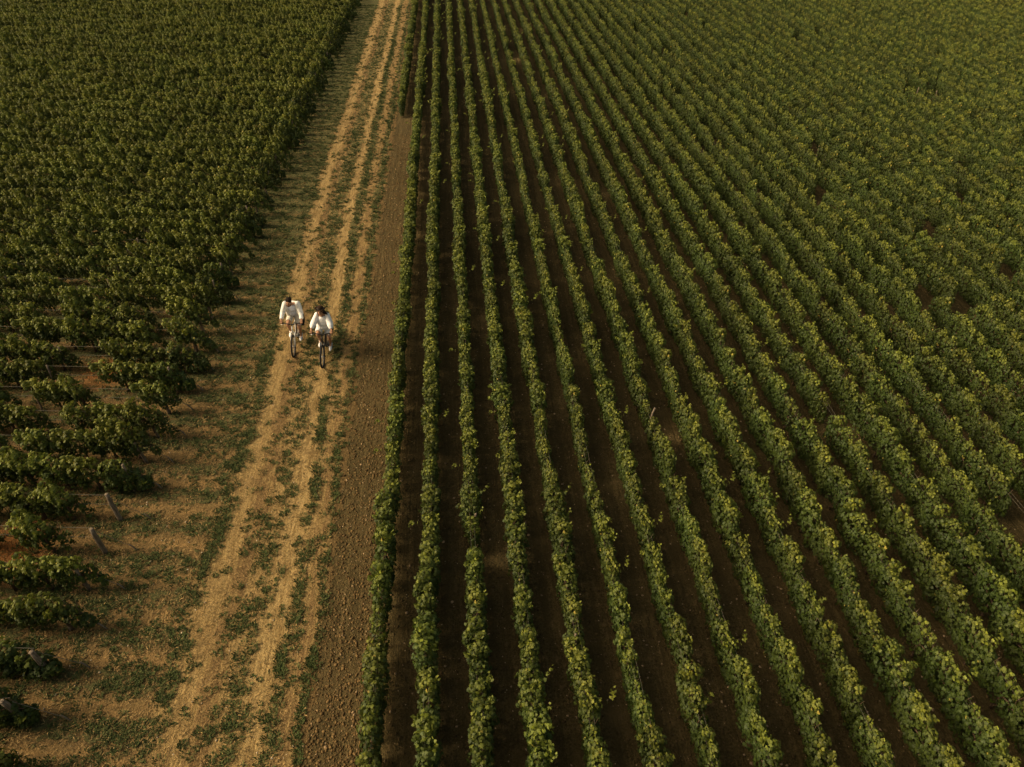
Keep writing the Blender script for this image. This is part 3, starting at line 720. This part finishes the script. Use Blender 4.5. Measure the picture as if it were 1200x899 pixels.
def cyclist(loc, rot, woman):
    m = MB(); S = .93 if woman else 1.0
    Z = lambda z: z                                    # saddle height is shared
    hip = [(-.085, .21, 1.03), (.085, .21, 1.03)]
    if woman: sh_z, sh_y, sw, hd = 1.47, .0, .155, (-.02, -.13, 1.675)
    else: sh_z, sh_y, sw, hd = 1.53, -.02, .185, (-.04, -.20, 1.69)
    grip = [(-.29 * BS, -.413 * BS, 1.045 * BS), (.29 * BS, -.413 * BS, 1.045 * BS)]
    wr = [(g_[0], g_[1] + .065, g_[2] + .05) for g_ in grip]
    el = [((-.24 if woman else -.28), -.14, 1.27), ((.23 if woman else .27), -.14, 1.27)]
    kn = [(-.15, -.24, .90), (.15, -.05, .68)]; an = [(-.131, -.03, .535), (.131, .19, .27)]
    shd = [(-sw, sh_y, sh_z), (sw, sh_y, sh_z)]
    m.ball((0, .21, 1.05), (.155, .12, .12)); m.tube([(0, .2, 1.06), (0, .13, 1.25), (0, .04, 1.42)], [.125, .115, .12], 14)
    m.ball((0, .03, 1.40), (.165 if not woman else .14, .11, .14)); m.tube([shd[0], (0, .01, sh_z - .03), shd[1]], [.058, .08, .058], 12)
    m.tube([(0, 0, sh_z - .02), (hd[0] * .5, -.09, sh_z + .025), (hd[0], hd[1] + .06, hd[2] - .045)], [.062, .052, .052], 12)
    for i in (0, 1):
        m.ball(shd[i], .058 * S); m.tube([shd[i], el[i]], [.050 * S, .040 * S], 12); m.ball(el[i], .040 * S)
        m.tube([el[i], Vector(el[i]).lerp(Vector(wr[i]), .3), wr[i]], [.038 * S, .040 * S, .026 * S], 12)
        hand(m, wr[i], grip[i], (-1, 1)[i])
        m.tube([hip[i], Vector(hip[i]).lerp(Vector(kn[i]), .5), kn[i]], [.088, .078, .058], 14); m.ball(kn[i], .057)
        m.tube([kn[i], Vector(kn[i]).lerp(Vector(an[i]), .32), an[i]], [.052, .055 * S, .036], 12); m.ball(an[i], .038)
        m.tube([an[i], Vector(an[i]) + Vector((0, -.10, -.07)), Vector(an[i]) + Vector((0, -.16, -.085))], [.036, .03, .022], 10)
    q, E = head(m, hd, R(-12) if not woman else R(-6), R(10) if not woman else R(-10), 1.04 if not woman else .98)
    lab = ('man in an open cream shirt and pale tee riding the white bicycle, head bowed' if not woman else
           'woman in a loose white blouse and brown brimmed hat riding the black bicycle')
    body = m.skin('person', M_skin, None, .0065, 3); body.location = loc; body.rotation_euler = rot
    tag(body, lab, 'person', 'cyclists riding side by side')
    face(body, q, E)
    for i, d in enumerate(((0, -1, -.10), (0, -1, -.22))): shoe(body, an[i], d)
    # shorts
    s = MB(); s.ball((0, .21, 1.06), (.172, .14, .13)); 
    for i in (0, 1):
        k = Vector(hip[i]).lerp(Vector(kn[i]), .72 if not woman else .80)
        s.tube([hip[i], Vector(hip[i]).lerp(k, .5), k], [.105, .108, .100 if not woman else .112], 16)
    s.skin('shorts', M_short if not woman else M_blouse, body, .010, 2)
    if not woman:
        s = MB(); s.tube([(0, .2, 1.07), (0, .10, 1.25), (0, .0, 1.42)], [.150, .145, .145], 16); s.ball((0, -.02, 1.42), (.15, .10, .12)); s.ball((0, .06, 1.20), (.15, .13, .14))
        s.skin('t_shirt', M_tee, body, .010, 3)
        s = MB(); s.tube([(0, .28, 1.06), (0, .17, 1.25), (0, .06, 1.42), (0, .02, 1.49)], [.175, .17, .165, .13], 18)
        s.tube([(-.17, -.0, sh_z - .02), (0, .05, sh_z - .03), (.17, -.0, sh_z - .02)], [.078, .095, .078], 14)
        for i, sg in enumerate((-1, 1)):
            s.ball(shd[i], .088); s.tube([shd[i], Vector(shd[i]).lerp(Vector(el[i]), .5), el[i]], [.088, .086, .076], 14); s.ball(el[i], .074)
            s.tube([el[i], Vector(el[i]).lerp(Vector(wr[i]), .86)], [.074, .056], 14)
            s.tube([(sg * .12, -.05, 1.47), (sg * .145, -.02, 1.32), (sg * .155, .04, 1.14), (sg * .17, .10, 1.03)], [.048, .055, .060, .045], 12)
            s.tube([(sg * .06, .0, 1.56), (sg * .10, -.06, 1.50)], [.03, .03], 8)
        s.skin('overshirt', M_shirt, body, .010, 3)
        h = MB(); h.ball(q(0, .025, .045), (.090, .104, .088), E)
        for k in range(60):
            a = random.uniform(0, 6.28); b = random.uniform(.1, 1.0)
            h.ball(q(.080 * math.cos(a) * b, .02 + .09 * math.sin(a) * b, .10 + .035 * (1 - b * b) + random.uniform(-.005, .008)), (.022, .022, .016), E, 8, 6)
        h.skin('hair', M_hair, body, .007, 2)
        b = MB(); b.tube([q(-.066, -.02, -.05), q(-.05, -.055, -.085), q(0, -.078, -.098), q(.05, -.055, -.085), q(.066, -.02, -.05)], [.010, .019, .024, .019, .010], 8)
        b.tube([q(-.028, -.092, -.044), q(.028, -.092, -.044)], .007, 6); b.skin('beard', M_hair, body, .006, 2)
    else:
        s = MB(); s.tube([(0, .21, 1.02), (0, .14, 1.2), (0, .04, 1.38), (0, .02, 1.45)], [.235, .215, .185, .13], 18)
        s.ball((0, .04, 1.06), (.225, .18, .15)); s.ball((0, -.02, 1.32), (.165, .13, .16)); s.ball((0, .0, 1.20), (.185, .15, .16))
        s.tube([shd[0], (0, .045, sh_z - .02), shd[1]], [.066, .085, .066], 14)
        for i in (0, 1):
            e, w2 = Vector(el[i]), Vector(wr[i])
            s.ball(shd[i], .076); s.tube([shd[i], Vector(shd[i]).lerp(e, .5), e, e.lerp(w2, .45), e.lerp(w2, .80)], [.072, .088, .098, .090, .046], 14)
        s.skin('blouse', M_blouse, body, .010, 3)
        n = MB(); n.tube([q(0, .04, -.05), (0, -.095, sh_z - .07)], [.055, .035], 12)
        h = MB(); h.ball(q(0, .03, .02), (.088, .105, .090), E)
        h.tube([q(.05, .06, 0), q(.10, .08, -.07), q(.16, .10, -.11), q(.20, .11, -.13)], [.045, .05, .035, .012], 10)
        h.tube([q(-.05, .06, 0), q(-.085, .08, -.08), q(-.09, .10, -.16)], [.045, .04, .018], 10)
        for k in range(16):
            b = q(random.uniform(-.06, .10), .07, random.uniform(-.04, .02)); h.tube([b, b + Vector((random.uniform(.0, .10), .05, -.07)), b + Vector((random.uniform(.02, .20), .08, -.13))], [.012, .009, .004], 5)
        h.skin('hair', M_hair, body, .007, 2)
        t_ = MB(); E2 = E
        t_.ball(q(0, .02, .105), (.090, .100, .072), E)
        n_ = 40; prof = [(.085, .085), (.12, .078), (.145, .080), (.165, .088), (.165, .082), (.14, .070), (.11, .066), (.08, .070)]
        b0 = len(t_.v)
        for k in range(n_):
            a = 2 * math.pi * k / n_
            for (rr, zz) in prof: t_.v.append(q(rr * math.cos(a), .02 + rr * 1.05 * math.sin(a), zz + .018 * math.cos(2 * a) * (rr / .18) ** 2))
        p_ = len(prof)
        for k in range(n_):
            for i in range(p_): t_.f.append((b0 + k * p_ + i, b0 + ((k + 1) % n_) * p_ + i, b0 + ((k + 1) % n_) * p_ + (i + 1) % p_, b0 + k * p_ + (i + 1) % p_))
        hat = t_.build('hat', M_hat, body)
        MB().tube([q(.092 * math.cos(a * .196), .02 + .103 * math.sin(a * .196), .093) for a in range(32)], .010, 6, closed=True).build('hat_band', M_black, hat)
    return body
cyclist(man_loc, man_rot, False); cyclist(wom_loc, wom_rot, True)

def bag(loc, rot, c, size, label):
    t = empty('pannier_bag', loc, rot); tag(t, label, 'bag', 'black bags hanging beside the rear wheels')
    m = MB(); x, y, z = c; m.ball((x, y, z), (size[0], size[1], size[2])); m.box((x, y, z - .01), (size[0] * 1.5, size[1] * 1.5, size[2] * 1.6)); m.skin('bag_body', M_strap, t, .010, 8)
    MB().box((x + size[0] * .72, y, z + size[2] * .30), (.012, size[1] * 1.3, size[2] * .7)).build('flap', M_black, t, False)
    for s in (-1, 1): MB().tube([(x - size[0], y + s * size[1] * .5, z + size[2] * .85), (x - size[0] * .9, y + s * size[1] * .5, z + size[2] * 1.05), (x, y + s * size[1] * .5, z + size[2] * .95)], .009, 6).build('hook', M_black, t)
bag(man_loc, man_rot, (.17, .50, .62), (.075, .15, .20), 'large black pannier bag hanging behind the man on the white bicycle')
bag(wom_loc, wom_rot, (.15, .48, .66), (.06, .11, .14), 'small black pannier bag hanging behind the woman on the black bicycle')
